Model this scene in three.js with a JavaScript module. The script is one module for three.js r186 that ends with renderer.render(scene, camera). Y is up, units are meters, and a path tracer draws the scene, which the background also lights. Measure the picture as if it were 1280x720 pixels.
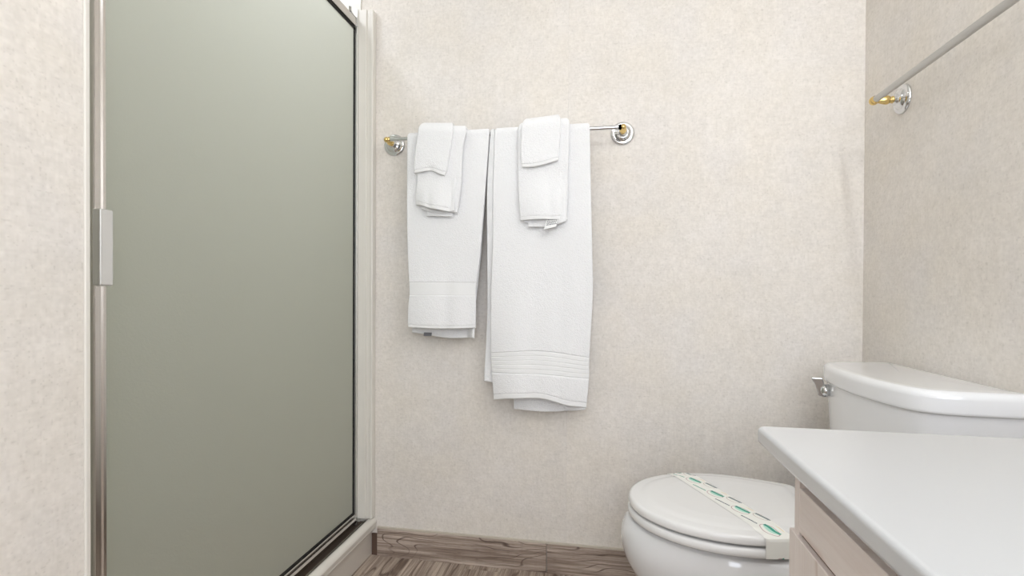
import * as THREE from 'three';
import { RoundedBoxGeometry } from 'three/addons/geometries/RoundedBoxGeometry.js';
import { mergeGeometries, mergeVertices } from 'three/addons/utils/BufferGeometryUtils.js';
import { RectAreaLightUniformsLib } from 'three/addons/lights/RectAreaLightUniformsLib.js';

/* ---------------------------------------------------------------- camera, lights, exposure */
const scene = new THREE.Scene();
scene.background = new THREE.Color(0x000000);
const camera = new THREE.PerspectiveCamera(2 * Math.atan(360 / 638) * 180 / Math.PI, 1280 / 720, 0.02, 30);
camera.position.set(0, 0.94, 0);
camera.rotation.order = 'YXZ';
camera.rotation.set(-0.00802, 0.18156, 0.0046);
camera.setViewOffset(1280, 720, 0, -14.5, 1280, 720);
scene.add(camera);
const renderer = new THREE.WebGLRenderer({ antialias: true });
renderer.toneMapping = THREE.LinearToneMapping;
renderer.toneMappingExposure = 0.93;
renderer.shadowMap.enabled = true;
RectAreaLightUniformsLib.init();

const GLOBE_Z = [-0.64, -0.46, -0.28, -0.10], GLOBE_X = 0.645, GLOBE_Y = 2.0, GLOBE_R = 0.028;
const GLOBE_CD = 0.25;                              // each vanity globe
const UNSEEN_CEIL_LAMP = { x: -0.05, y: 2.37, z: 0.75, w: 0.8, d: 0.8, power: 3.6 };  // lamp out of view, placed to light the room from above
const warm = new THREE.Color(0.96, 0.99, 1.03), neutral = new THREE.Color(0.94, 0.987, 1.075), daylight = new THREE.Color(0.915, 0.987, 1.12);
for (const z of GLOBE_Z) {
  const l = new THREE.PointLight(warm, GLOBE_CD, 0, 2);
  l.position.set(GLOBE_X, GLOBE_Y, z); l.castShadow = true; l.shadow.radius = GLOBE_R / 0.02; l.name = 'vanity_globe_light';
  scene.add(l);
}
{
  const c = UNSEEN_CEIL_LAMP, l = new THREE.RectAreaLight(neutral, c.power, c.w, c.d);
  l.position.set(c.x, c.y, c.z); l.lookAt(c.x, 0, c.z); l.name = 'unseen_ceiling_panel_light';
  scene.add(l);
}

const UNSEEN_WINDOW = { x: 0.22, y: 1.40, z: 1.33, w: 0.9, h: 1.0, power: 5.2 };             // unseen window behind the camera, placed to light the room from the front
{
  const c = UNSEEN_WINDOW, l = new THREE.RectAreaLight(daylight, c.power, c.w, c.h);
  l.position.set(c.x, c.y, c.z); l.lookAt(c.x, c.y, 0); l.name = 'unseen_window_light';
  scene.add(l);
}
const UNSEEN_SHOWER_LAMP = { x: -1.25, y: 2.40, z: -1.18, w: 0.24, d: 0.24, power: 23 };  // lamp out of view, placed to brighten the upper shower glass
{
  const c = UNSEEN_SHOWER_LAMP, l = new THREE.RectAreaLight(neutral, c.power, c.w, c.d);
  l.position.set(c.x, c.y, c.z); l.lookAt(c.x, 0, c.z); l.name = 'unseen_shower_panel_light';
  scene.add(l);
}

/* ---------------------------------------------------------------- helpers */
function rng(seed) { let s = seed >>> 0; return () => { s = (s + 0x6D2B79F5) >>> 0; let t = s; t = Math.imul(t ^ (t >>> 15), t | 1); t ^= t + Math.imul(t ^ (t >>> 7), t | 61); return ((t ^ (t >>> 14)) >>> 0) / 4294967296; }; }
function hash2(x, y, s) { let h = Math.imul(x, 374761393) + Math.imul(y, 668265263) + Math.imul(s, 974634777); h = Math.imul(h ^ (h >>> 13), 1274126177); return ((h ^ (h >>> 16)) >>> 0) / 4294967296; }
const mod = (a, n) => ((a % n) + n) % n;
function vnoise(x, y, px, py, s) {                                   // periodic value noise, periods px and py
  const xi = Math.floor(x), yi = Math.floor(y), fx = x - xi, fy = y - yi;
  const u = fx * fx * fx * (fx * (fx * 6 - 15) + 10), v = fy * fy * fy * (fy * (fy * 6 - 15) + 10);
  const a = hash2(mod(xi, px), mod(yi, py), s), b = hash2(mod(xi + 1, px), mod(yi, py), s), c = hash2(mod(xi, px), mod(yi + 1, py), s), d = hash2(mod(xi + 1, px), mod(yi + 1, py), s);
  return (a + (b - a) * u) * (1 - v) + (c + (d - c) * u) * v;
}
function fbm(x, y, px, py, s, oct) { let a = 0, w = 0.5, t = 0; for (let o = 0; o < oct; o++) { a += w * vnoise(x, y, px, py, s + o * 17); t += w; w *= 0.5; x *= 2; y *= 2; px *= 2; py *= 2; } return a / t; }
function makeTexture(w, h, fn, srgb, wrap = true) {                  // fn(u, v) -> [r, g, b] 0..255
  const d = new Uint8Array(w * h * 4);
  for (let j = 0; j < h; j++) for (let i = 0; i < w; i++) {
    const c = fn(i / w, j / h), k = (j * w + i) * 4;
    for (let q = 0; q < 3; q++) d[k + q] = Math.max(0, Math.min(255, Math.round(c[q])));
    d[k + 3] = 255;
  }
  const t = new THREE.DataTexture(d, w, h, THREE.RGBAFormat);
  if (srgb) t.colorSpace = THREE.SRGBColorSpace;
  t.magFilter = THREE.LinearFilter; t.minFilter = THREE.LinearMipmapLinearFilter; t.generateMipmaps = true;
  if (wrap) t.wrapS = t.wrapT = THREE.RepeatWrapping;
  t.needsUpdate = true; return t;
}
const lerp = (a, b, t) => a + (b - a) * t, clamp01 = (t) => Math.max(0, Math.min(1, t));
const smooth = (a, b, x) => { const t = clamp01((x - a) / (b - a)); return t * t * (3 - 2 * t); };
function curve(pts) {                                                // monotone table lookup with smooth interpolation: [[x, y], ...]
  return (x) => {
    if (x <= pts[0][0]) return pts[0][1];
    for (let i = 1; i < pts.length; i++) if (x <= pts[i][0]) {
      const [x0, y0] = pts[i - 1], [x1, y1] = pts[i], h = x1 - x0, t = (x - x0) / h;
      const m = (k) => k <= 0 || k >= pts.length - 1 ? (k <= 0 ? (pts[1][1] - pts[0][1]) / (pts[1][0] - pts[0][0]) : (pts[k][1] - pts[k - 1][1]) / (pts[k][0] - pts[k - 1][0])) : (pts[k + 1][1] - pts[k - 1][1]) / (pts[k + 1][0] - pts[k - 1][0]);
      const t2 = t * t, t3 = t2 * t;
      return (2 * t3 - 3 * t2 + 1) * y0 + (t3 - 2 * t2 + t) * h * m(i - 1) + (-2 * t3 + 3 * t2) * y1 + (t3 - t2) * h * m(i);
    }
    return pts[pts.length - 1][1];
  };
}
const used = new Map();
function numbered(name) { const n = used.get(name) || 0; used.set(name, n + 1); return n ? name + '_' + String(n).padStart(3, '0') : name; }
function thing(name, label, category, pos = [0, 0, 0], group) {
  const o = new THREE.Group(); o.name = numbered(name); o.position.set(...pos); o.userData = { label, category };
  if (group) o.userData.group = group;
  scene.add(o); return o;
}
function mesh(name, geo, mat, parent) {
  const m = new THREE.Mesh(geo, mat); m.name = name; m.castShadow = m.receiveShadow = true;
  if (parent) parent.add(m); return m;
}
function struct(name, geo, mat) { const m = mesh(name, geo, mat, scene); m.userData = { kind: 'structure' }; return m; }
function structGroup(name) { const g = new THREE.Group(); g.name = name; g.userData = { kind: 'structure' }; scene.add(g); return g; }
function boxUV(g) {                                                  // uv in metres by the dominant axis of each face
  g = g.index ? g.toNonIndexed() : g; const p = g.attributes.position, n = g.attributes.normal, uv = new Float32Array(p.count * 2);
  for (let i = 0; i < p.count; i += 3) {
    const ax = Math.abs(n.getX(i) + n.getX(i + 1) + n.getX(i + 2)), ay = Math.abs(n.getY(i) + n.getY(i + 1) + n.getY(i + 2)), az = Math.abs(n.getZ(i) + n.getZ(i + 1) + n.getZ(i + 2));
    for (let k = i; k < i + 3; k++) {
      const x = p.getX(k), y = p.getY(k), z = p.getZ(k);
      if (ax >= ay && ax >= az) { uv[2 * k] = z; uv[2 * k + 1] = y; } else if (az >= ay) { uv[2 * k] = x; uv[2 * k + 1] = y; } else { uv[2 * k] = x; uv[2 * k + 1] = z; }
    }
  }
  g.setAttribute('uv', new THREE.BufferAttribute(uv, 2)); return g;
}
function box(x0, x1, y0, y1, z0, z1, r = 0, seg = 2) {               // box from its extents, edges rounded by r
  const w = x1 - x0, h = y1 - y0, d = z1 - z0;
  const g = r > 0 ? new RoundedBoxGeometry(w, h, d, seg, Math.min(r, w / 2.01, h / 2.01, d / 2.01)) : new THREE.BoxGeometry(w, h, d);
  g.translate((x0 + x1) / 2, (y0 + y1) / 2, (z0 + z1) / 2); return boxUV(g);
}
function uvSpin(g, du, dv, swap) {                                   // shift (and swap) uv so that pieces show different stretches of the grain
  const uv = g.attributes.uv; for (let i = 0; i < uv.count; i++) { const a = uv.getX(i), b = uv.getY(i); uv.setXY(i, (swap ? b : a) + du, (swap ? a : b) + dv); } return g;
}
function gridMesh(nu, nv, fn, closeU = false) {                      // fn(i, j) -> {p:[x,y,z], uv:[u,v]}
  const pos = [], uv = [], idx = [];
  for (let j = 0; j <= nv; j++) for (let i = 0; i <= nu; i++) { const r = fn(i, j); pos.push(...r.p); uv.push(...r.uv); }
  const w = nu + 1;
  for (let j = 0; j < nv; j++) for (let i = 0; i < nu; i++) { const a = j * w + i, b = a + 1, c = a + w, d = c + 1; idx.push(a, b, d, a, d, c); }
  const g = new THREE.BufferGeometry(); g.setAttribute('position', new THREE.Float32BufferAttribute(pos, 3)); g.setAttribute('uv', new THREE.Float32BufferAttribute(uv, 2)); g.setIndex(idx); g.computeVertexNormals();
  return g;
}
function ringLoft(rings, capTop = true, capBottom = true) {          // rings: arrays of N [x,y,z] going round counter-clockwise seen from above, from bottom to top
  const N = rings[0].length, pos = [], uv = [], idx = [];
  for (const r of rings) for (let i = 0; i <= N; i++) { const q = r[i % N]; pos.push(...q); uv.push(q[0], q[2] + q[1]); }
  const w = N + 1;
  for (let j = 0; j < rings.length - 1; j++) for (let i = 0; i < N; i++) { const a = j * w + i, b = a + 1, c = a + w, d = c + 1; idx.push(a, c, b, b, c, d); }
  const fan = (r, up) => { const c = r.reduce((s, q) => [s[0] + q[0] / N, s[1] + q[1] / N, s[2] + q[2] / N], [0, 0, 0]), o = pos.length / 3; pos.push(...c); uv.push(c[0], c[2]); for (const q of r) { pos.push(...q); uv.push(q[0], q[2]); } for (let i = 0; i < N; i++) { const a = o + 1 + i, b = o + 1 + (i + 1) % N; up ? idx.push(o, b, a) : idx.push(o, a, b); } };
  if (capTop) fan(rings[rings.length - 1], true);
  if (capBottom) fan(rings[0], false);
  const g = new THREE.BufferGeometry(); g.setAttribute('position', new THREE.Float32BufferAttribute(pos, 3)); g.setAttribute('uv', new THREE.Float32BufferAttribute(uv, 2)); g.setIndex(idx);
  g.computeVertexNormals();
  const n = g.attributes.normal;                                     // close the seam
  for (let j = 0; j < rings.length; j++) { const a = j * w, b = j * w + N, v = new THREE.Vector3(n.getX(a) + n.getX(b), n.getY(a) + n.getY(b), n.getZ(a) + n.getZ(b)).normalize(); n.setXYZ(a, v.x, v.y, v.z); n.setXYZ(b, v.x, v.y, v.z); }
  return g;
}
function closedOutline(pts, N) {                                     // smooth closed curve through [x,z], N even samples, counter-clockwise from above
  const c = new THREE.CatmullRomCurve3(pts.map(([x, z]) => new THREE.Vector3(x, 0, z)), true, 'centripetal');
  const s = c.getSpacedPoints(N).slice(0, N).map((v) => [v.x, v.z]);
  let area = 0; for (let i = 0; i < N; i++) { const a = s[i], b = s[(i + 1) % N]; area += a[0] * b[1] - b[0] * a[1]; }
  return area > 0 ? s.reverse() : s;
}
function inset(o, d) {
  const N = o.length;
  return o.map((q, i) => { const a = o[(i + N - 1) % N], b = o[(i + 1) % N], tx = b[0] - a[0], tz = b[1] - a[1], l = Math.hypot(tx, tz) || 1; return [q[0] + d * tz / l, q[1] - d * tx / l]; });
}
const insetDeep = (o, d, lim = 0.0096, R = 0.19) => {               // past the rim the ring shrinks towards the middle, so that it never crosses itself
  if (d <= lim) return inset(o, d);
  const q = inset(o, lim), n = q.length, cx = q.reduce((a, p) => a + p[0], 0) / n, cz = q.reduce((a, p) => a + p[1], 0) / n, k = 1 - (d - lim) / R;
  return q.map(([x, z]) => [cx + (x - cx) * k, cz + (z - cz) * k]);
};
const ringAt = (o, y) => o.map(([x, z]) => [x, y, z]);
function lathe(profile, seg = 40) { return new THREE.LatheGeometry(profile.map(([r, y]) => new THREE.Vector2(r, y)), seg); }
function extrudeAlongZ(profile, z0, z1, bevel = 0) {                 // profile in x,y
  const s = new THREE.Shape(profile.map(([x, y]) => new THREE.Vector2(x, y)));
  const g = new THREE.ExtrudeGeometry(s, { depth: z1 - z0, bevelEnabled: false, curveSegments: 6 }); g.translate(0, 0, z0); return boxUV(g);
}
/* a soft cloth sheet: C(u, v) is the middle surface, u across (0..1), v along (0..1); W and L are its size in metres, t its thickness */
function sheet(C, W, L, t, nu, nv, { bump = 0, seed = 1, rimV0 = true, rimV1 = true } = {}) {
  const us = [], vs = [], e = Math.min(0.2, (t / 2) / W), ev = Math.min(0.2, (t / 2) / L);
  for (const k of [0, 0.06, 0.2, 0.42, 0.7]) us.push(e * k); for (let i = 0; i <= nu; i++) us.push(lerp(e, 1 - e, i / nu)); for (const k of [0.7, 0.42, 0.2, 0.06, 0]) us.push(1 - e * k);
  for (const k of [0, 0.06, 0.2, 0.42, 0.7]) vs.push(ev * k); for (let i = 0; i <= nv; i++) vs.push(lerp(ev, 1 - ev, i / nv)); for (const k of [0.7, 0.42, 0.2, 0.06, 0]) vs.push(1 - ev * k);
  const prof = (d) => { const k = 1 - clamp01(d); return Math.sqrt(Math.max(0, 1 - k * k)); };
  const P = (u, v) => new THREE.Vector3(...C(u, v)), half = (u, v) => t / 2 * Math.min(prof(Math.min(u, 1 - u) / e), rimV0 || v > 0.5 ? prof(v / ev) : 1, rimV1 || v < 0.5 ? prof((1 - v) / ev) : 1);
  const nU = us.length - 1, nV = vs.length - 1, front = [], back = [];
  for (const v of vs) for (const u of us) {
    const c = P(u, v), h = 0.002, du = P(Math.min(1, u + h), v).sub(P(Math.max(0, u - h), v)), dv = P(u, Math.min(1, v + h)).sub(P(u, Math.max(0, v - h)));
    const n = du.cross(dv).normalize(), th = half(u, v), x = u * W, y = v * L;
    const b = bump ? bump * (fbm(x * 26 + 3, y * 26 + 7, 4096, 4096, seed, 3) - 0.5) * Math.min(1, th / (t * 0.45)) : 0;
    front.push([c.x + n.x * (th + b), c.y + n.y * (th + b), c.z + n.z * (th + b)]); back.push([c.x - n.x * th, c.y - n.y * th, c.z - n.z * th]);
  }
  const w = nU + 1, f = gridMesh(nU, nV, (i, j) => ({ p: front[j * w + i], uv: [us[i] * W, vs[j] * L] })), k = gridMesh(nU, nV, (i, j) => ({ p: back[j * w + nU - i], uv: [us[nU - i] * W + 0.37, vs[j] * L] }));
  return mergeVertexNormals(mergeGeometries([f, k]));
}
function mergeVertexNormals(g) {                                     // average normals of coincident vertices (rims stay soft)
  const p = g.attributes.position, n = g.attributes.normal, m = new Map();
  const key = (i) => Math.round(p.getX(i) * 2e5) + '_' + Math.round(p.getY(i) * 2e5) + '_' + Math.round(p.getZ(i) * 2e5);
  for (let i = 0; i < p.count; i++) { const k = key(i), a = m.get(k) || [0, 0, 0]; a[0] += n.getX(i); a[1] += n.getY(i); a[2] += n.getZ(i); m.set(k, a); }
  for (let i = 0; i < p.count; i++) { const a = m.get(key(i)), l = Math.hypot(...a); if (l > 1e-6) n.setXYZ(i, a[0] / l, a[1] / l, a[2] / l); }
  return g;
}

/* ---------------------------------------------------------------- materials */
const std = (o) => new THREE.MeshStandardMaterial(o), phys = (o) => new THREE.MeshPhysicalMaterial(o);
const paperMap = makeTexture(1024, 1024, (u, v) => {                 // 1.0 m of mottled wallpaper with fine threads and flecks
  const cloud = fbm(u * 6, v * 6, 6, 6, 11, 4) - 0.5, mid = fbm(u * 36, v * 36, 36, 36, 23, 3) - 0.5, tint = fbm(u * 9 + 3, v * 9, 9, 9, 71, 3) - 0.5;
  const warp = vnoise(u * 300, v * 60, 300, 60, 5) - 0.5, weft = vnoise(u * 60, v * 300, 60, 300, 6) - 0.5, fleck = vnoise(u * 260, v * 260, 260, 260, 9), grit = fbm(u * 150, v * 150, 150, 150, 19, 2) - 0.5;
  const k = cloud * 9 + mid * 6 + (warp + weft) * 4 + grit * 12 + (fleck > 0.82 ? -13 * (fleck - 0.82) / 0.18 : 0);
  return [232 + k + tint * 2, 226 + k, 218 + k * 1.05 - tint * 5];
}, true);
const paperBump = makeTexture(512, 512, (u, v) => { const k = 128 + 110 * (fbm(u * 90, v * 90, 90, 90, 31, 3) - 0.5) + 40 * (vnoise(u * 160, v * 50, 160, 50, 33) - 0.5) + 40 * (vnoise(u * 50, v * 160, 50, 160, 34) - 0.5); return [k, k, k]; }, false);
const woodColour = (u, v, seed, dark, light, vein, veins) => {       // grain runs along u
  const bend = fbm(u * 3, v * 4, 3, 4, seed, 3), f = v * 5 + bend * 3.3 + 0.35 * fbm(u * 12, v * 14, 12, 14, seed + 3, 2);
  const fine = fbm(u * 14, v * 190, 14, 190, seed + 5, 3), streak = fbm(u * 4, v * 46, 4, 46, seed + 9, 3), pore = vnoise(u * 70, v * 512, 70, 512, seed + 13);
  let t = 0.5 + (streak - 0.5) * 1.5 + (fine - 0.5) * 0.9 + (pore > 0.72 ? -0.35 * (pore - 0.72) / 0.28 : 0);
  const q = Math.abs(f * veins - Math.floor(f * veins) - 0.5) * 2, strength = smooth(0.28, 0.62, vnoise(u * 6, v * 9, 6, 9, seed + 21));
  const vn = (1 - smooth(0.0, 0.20, q)) * strength; t = clamp01(t);
  return [0, 1, 2].map((c) => lerp(lerp(dark[c], light[c], t), vein[c], vn * 0.72));
};
const woodMap = makeTexture(1024, 1024, (u, v) => woodColour(u, v, 41, [130, 113, 101], [206, 191, 178], [72, 55, 48], 3.1), true);
const floorMap = makeTexture(1024, 1024, (u, v) => woodColour(u, v, 57, [130, 113, 101], [204, 189, 174], [92, 74, 63], 1.1), true);
const cabinetMap = makeTexture(1024, 512, (u, v) => woodColour(u, v, 83, [230, 219, 213], [238, 229, 224], [208, 189, 178], 0.7), true);
const terryBump = makeTexture(512, 512, (u, v) => { const k = 128 + 150 * (fbm(u * 128, v * 128, 128, 128, 61, 2) - 0.5) + 60 * (fbm(u * 22, v * 22, 22, 22, 63, 2) - 0.5); return [k, k, k]; }, false);
const brushBump = makeTexture(256, 256, (u, v) => { const k = 128 + 80 * (vnoise(u * 160, v * 2, 160, 2, 91) - 0.5); return [k, k, k]; }, false);
const glassBump = makeTexture(512, 512, (u, v) => { const k = 128 + 160 * (fbm(u * 110, v * 110, 110, 110, 77, 2) - 0.5); return [k, k, k]; }, false);
const rep = (t, a, b = a) => { const c = t.clone(); c.repeat.set(a, b); c.needsUpdate = true; return c; };

const M = {
  paper: std({ map: paperMap, bumpMap: rep(paperBump, 2.2), bumpScale: 0.0006, roughness: 0.82 }),
  ceiling: std({ color: 0xf1eee8, roughness: 0.9 }),
  wood: std({ map: rep(woodMap, 0.9, 2.2), bumpMap: rep(woodMap, 0.9, 2.2), bumpScale: 0.0004, roughness: 0.55 }),
  darkBrown: std({ color: 0x5d493e, roughness: 0.7 }),
  floor: std({ map: rep(floorMap, 0.9, 2.6), bumpMap: rep(floorMap, 0.9, 2.6), bumpScale: 0.0003, roughness: 0.5 }),
  subfloor: std({ color: 0x4a3b33, roughness: 0.9 }),
  trimStrip: std({ color: 0xcbc2b4, roughness: 0.6 }),
  cabinet: std({ map: rep(cabinetMap, 1.1, 2.0), bumpMap: rep(cabinetMap, 1.1, 2.0), bumpScale: 0.0003, roughness: 0.5 }),
  cabinetDark: std({ color: 0x6f5a4e, roughness: 0.8 }),
  porcelain: phys({ color: 0xecedee, roughness: 0.12, clearcoat: 0.6, clearcoatRoughness: 0.04 }),
  seat: phys({ color: 0xeeeeed, roughness: 0.24, clearcoat: 0.25, clearcoatRoughness: 0.12 }),
  counter: phys({ color: 0xc8cacc, roughness: 0.3, clearcoat: 0.8, clearcoatRoughness: 0.12 }),
  chrome: std({ color: 0xd9dadb, metalness: 1, roughness: 0.08 }),
  satin: std({ color: 0xe2e3e3, metalness: 1, roughness: 0.34, bumpMap: rep(brushBump, 4), bumpScale: 0.00005 }),
  greySatin: std({ color: 0xbebebc, metalness: 1, roughness: 0.32 }),
  brass: std({ color: 0xe2c684, metalness: 1, roughness: 0.14 }),
  aluminium: std({ color: 0xcfccc8, metalness: 1, roughness: 0.2 }),
  brightAluminium: std({ color: 0xeeeeec, metalness: 1, roughness: 0.38 }),
  gasket: std({ color: 0x121110, roughness: 0.7 }),
  track: std({ color: 0x4b3e34, roughness: 0.6 }),
  enamel: phys({ color: 0xe6e2d9, roughness: 0.3, clearcoat: 0.2, clearcoatRoughness: 0.2 }),
  curb: phys({ color: 0xdcd5cb, roughness: 0.35, clearcoat: 0.1 }),
  fibreglassPan: phys({ color: 0xb5a795, roughness: 0.4 }),
  fibreglass: phys({ color: 0xe4e2d8, roughness: 0.3, clearcoat: 0.2 }),
  glass: phys({ color: 0xe9ece4, roughness: 0.93, transmission: 0.92, thickness: 0, ior: 1.45, bumpMap: rep(glassBump, 3), bumpScale: 0.0003, side: THREE.DoubleSide }),
  terry: std({ color: 0xf6f6f6, roughness: 1, bumpMap: rep(terryBump, 4), bumpScale: 0.0022 }),
  woven: std({ color: 0xf4f4f3, roughness: 0.95, bumpMap: rep(terryBump, 9), bumpScale: 0.0005 }),
  mirror: std({ color: 0xe8eceb, metalness: 1, roughness: 0.02 }),
  doorPaint: std({ color: 0xe6e3dc, roughness: 0.5 }),
};

/* ---------------------------------------------------------------- the room */
const ZB = -1.724, XR = 0.772, XL = -0.83, XS = -1.72, ZF = 1.35, YC = 2.42, T = 0.1;
{
  const wb = structGroup('wall_back');                               // wallpaper in strips with hairline seams over the wall
  mesh('wall_core', box(XS - T, XR + T, -0.05, YC + 0.05, ZB - T, ZB - 0.0012), M.subfloor, wb);
  const edges = [-0.813, -0.127, XR];
  mesh('wallpaper_strip', box(XS - 0.05, -0.8131, 0, YC, ZB - 0.0013, ZB), M.paper, wb);
  for (let i = 0; i < 2; i++) mesh('wallpaper_strip', uvSpin(box(edges[i], edges[i + 1] - 0.00025, 0, YC, ZB - 0.0013, ZB), i * 0.31, i * 0.17), M.paper, wb);
}
struct('wall_right', box(XR, XR + T, -0.05, YC + 0.05, ZB - 0.001, ZF + T), M.paper);
struct('wall_left', uvSpin(box(XL - T, XL, -0.05, YC + 0.05, -0.686, ZF), 0.4, 0.2), M.paper);
struct('wall_shower_side', box(XS, XL - T + 0.01, -0.05, YC + 0.05, -0.665, -0.565), M.paper);
struct('wall_shower_end', box(XS - T, XS, -0.05, YC + 0.05, ZB - 0.001, -0.565), M.paper);
struct('wall_front', box(XL - T, XR + T, -0.05, YC + 0.05, ZF, ZF + T), M.paper);
struct('ceiling', box(XS - T, XR + T, YC, YC + 0.12, ZB - T, ZF + T), M.ceiling);
{
  const fl = structGroup('floor');
  mesh('subfloor', box(XS - T, XR + T, -0.1, -0.006, ZB - T, ZF + T), M.subfloor, fl);
  const w = 0.122, r = rng(5), z0 = ZB, x0 = XL - 0.0035;
  for (let i = 0; i < 14; i++) {
    let z = z0 - 0.9 * r();
    while (z < ZF) {
      const z1 = z + 0.92, a = Math.max(z, z0), b = Math.min(z1, ZF), xa = x0 + i * w, xb = Math.min(xa + w - 0.0008, XR);
      const du = r() * 7, dv = r() * 7;
      if (b - a > 0.02 && xb - xa > 0.01) mesh('plank', uvSpin(box(xa, xb, -0.006, 0, a, b - 0.0008, 0.0008, 1), du, dv, true), M.floor, fl);
      z = z1;
    }
  }
}
{
  const bb = structGroup('baseboard_back');
  const zf = ZB + 0.0085, cuts = [-0.8055, -0.1922, 0.42, XR];
  for (let i = 0; i < 3; i++) mesh('plank', uvSpin(box(cuts[i] + (i ? 0.0009 : 0), cuts[i + 1] - 0.0009, 0, 0.0985, ZB, zf, 0.0009, 1), [0.15, 1.07, 0.6][i], [0.33, 0.71, 0.12][i]), M.wood, bb);
  mesh('trim_strip', box(-0.8055, XR, 0.0985, 0.1050, ZB, zf - 0.0005, 0.001, 1), M.trimStrip, bb);
  mesh('dark_strip', box(-0.8275, -0.8060, 0, 0.078, ZB, ZB + 0.005), M.darkBrown, bb);  // dark brown strip in the gap between curb and baseboard
  const br = structGroup('baseboard_right');
  mesh('plank', uvSpin(box(XR - 0.0085, XR, 0, 0.0985, ZB + 0.0085, -0.76, 0.0009, 1), 0.4, 0.9), M.wood, br);
  const bl = structGroup('baseboard_left');
  mesh('plank', uvSpin(box(XL, XL + 0.0085, 0, 0.0985, -0.66, 0.33, 0.0009, 1), 0.7, 0.5), M.wood, bl);
}
{
  const d = structGroup('door_1');                                   // unseen door in the left wall, white to bounce light onto the cabinet
  mesh('door_leaf', box(XL, XL + 0.015, 0.005, 2.03, 0.40, 1.16, 0.002, 1), M.doorPaint, d);
  mesh('door_casing', mergeGeometries([box(XL, XL + 0.018, 0, 2.10, 0.33, 0.397), box(XL, XL + 0.018, 0, 2.10, 1.163, 1.23), box(XL, XL + 0.018, 2.033, 2.10, 0.397, 1.163)]), M.enamel, d);
  const c = UNSEEN_WINDOW, w = structGroup('unseen_window_1');                     // unseen glowing pane and frame behind the camera, giving the frontal light
  mesh('window_pane', box(c.x - c.w / 2, c.x + c.w / 2, c.y - c.h / 2, c.y + c.h / 2, ZF - 0.014, ZF - 0.008), std({ color: 0xffffff, emissive: 0xe8f2ff, emissiveIntensity: 1.2, roughness: 0.6 }), w);
  const f = 0.05, a = c.x - c.w / 2, b = c.x + c.w / 2, e = c.y - c.h / 2, g = c.y + c.h / 2;
  mesh('window_frame', mergeGeometries([box(a - f, a, e - f, g + f, ZF - 0.019, ZF), box(b, b + f, e - f, g + f, ZF - 0.019, ZF), box(a, b, e - f, e, ZF - 0.019, ZF), box(a, b, g, g + f, ZF - 0.019, ZF)]), M.enamel, w);
}

/* ---------------------------------------------------------------- shower stall and door */
{
  const s = thing('shower_stall', 'cream moulded shower stall behind the frosted door, with raised curb and door posts', 'shower', [XL, 0, ZB]);
  const P = (n, g, m) => mesh(n, g.translate(-XL, 0, -ZB), m, s);
  const c = []; const arc = (cx, cy, r, a0, a1, n) => { for (let i = 0; i <= n; i++) { const a = lerp(a0, a1, i / n); c.push([cx + r * Math.cos(a), cy + r * Math.sin(a)]); } };
  P('curb', box(-0.93, -0.8295, 0, 0.1, ZB + 0.0005, -0.687, 0.003, 1), M.curb);
  c.push([-0.838, 0.094]); c.push([-0.828, 0.094]); arc(-0.8225, 0.104, 0.0105, -Math.PI * 0.62, Math.PI * 0.1, 6); arc(-0.8290, 0.1170, 0.0195, Math.PI * 0.08, Math.PI * 0.52, 8); c.push([-0.835, 0.1335]); c.push([-0.838, 0.130]);
  P('threshold_lip', extrudeAlongZ(c, ZB + 0.0006, -0.687), M.enamel);
  P('track_bed', box(-0.93, -0.8375, 0.1, 0.116, ZB + 0.0006, -0.687), M.track);
  P('track_fin', box(-0.8450, -0.8436, 0.116, 0.131, ZB + 0.02, -0.70), M.aluminium);
  P('door_post', mergeGeometries([box(-0.872, -0.8400, 0.138, 1.953, ZB + 0.0006, ZB + 0.030, 0.0025, 2), box(-0.8410, -0.8265, 0.138, 1.953, ZB + 0.0006, ZB + 0.0245, 0.001, 1), box(-0.8280, -0.8165, 0.138, 1.953, ZB + 0.0006, ZB + 0.0275, 0.0035, 2)]), M.enamel);
  P('door_post', box(-0.880, -0.8262, 0.1375, 1.953, -0.6950, -0.6863, 0.002, 2), M.enamel);
  P('shower_pan', box(XS + 0.002, -0.93, 0, 0.06, ZB + 0.002, -0.667, 0.01), M.fibreglassPan);
  P('surround_panel', box(XS + 0.004, -0.8745, 0.06, 2.05, ZB + 0.0005, ZB + 0.006), M.fibreglass);
  P('surround_panel', box(XS + 0.001, XS + 0.005, 0.06, 2.05, ZB + 0.006, -0.672), M.fibreglass);
  P('surround_panel', box(XS + 0.006, -0.90, 0.06, 2.05, -0.672, -0.666), M.fibreglass);
}
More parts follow.
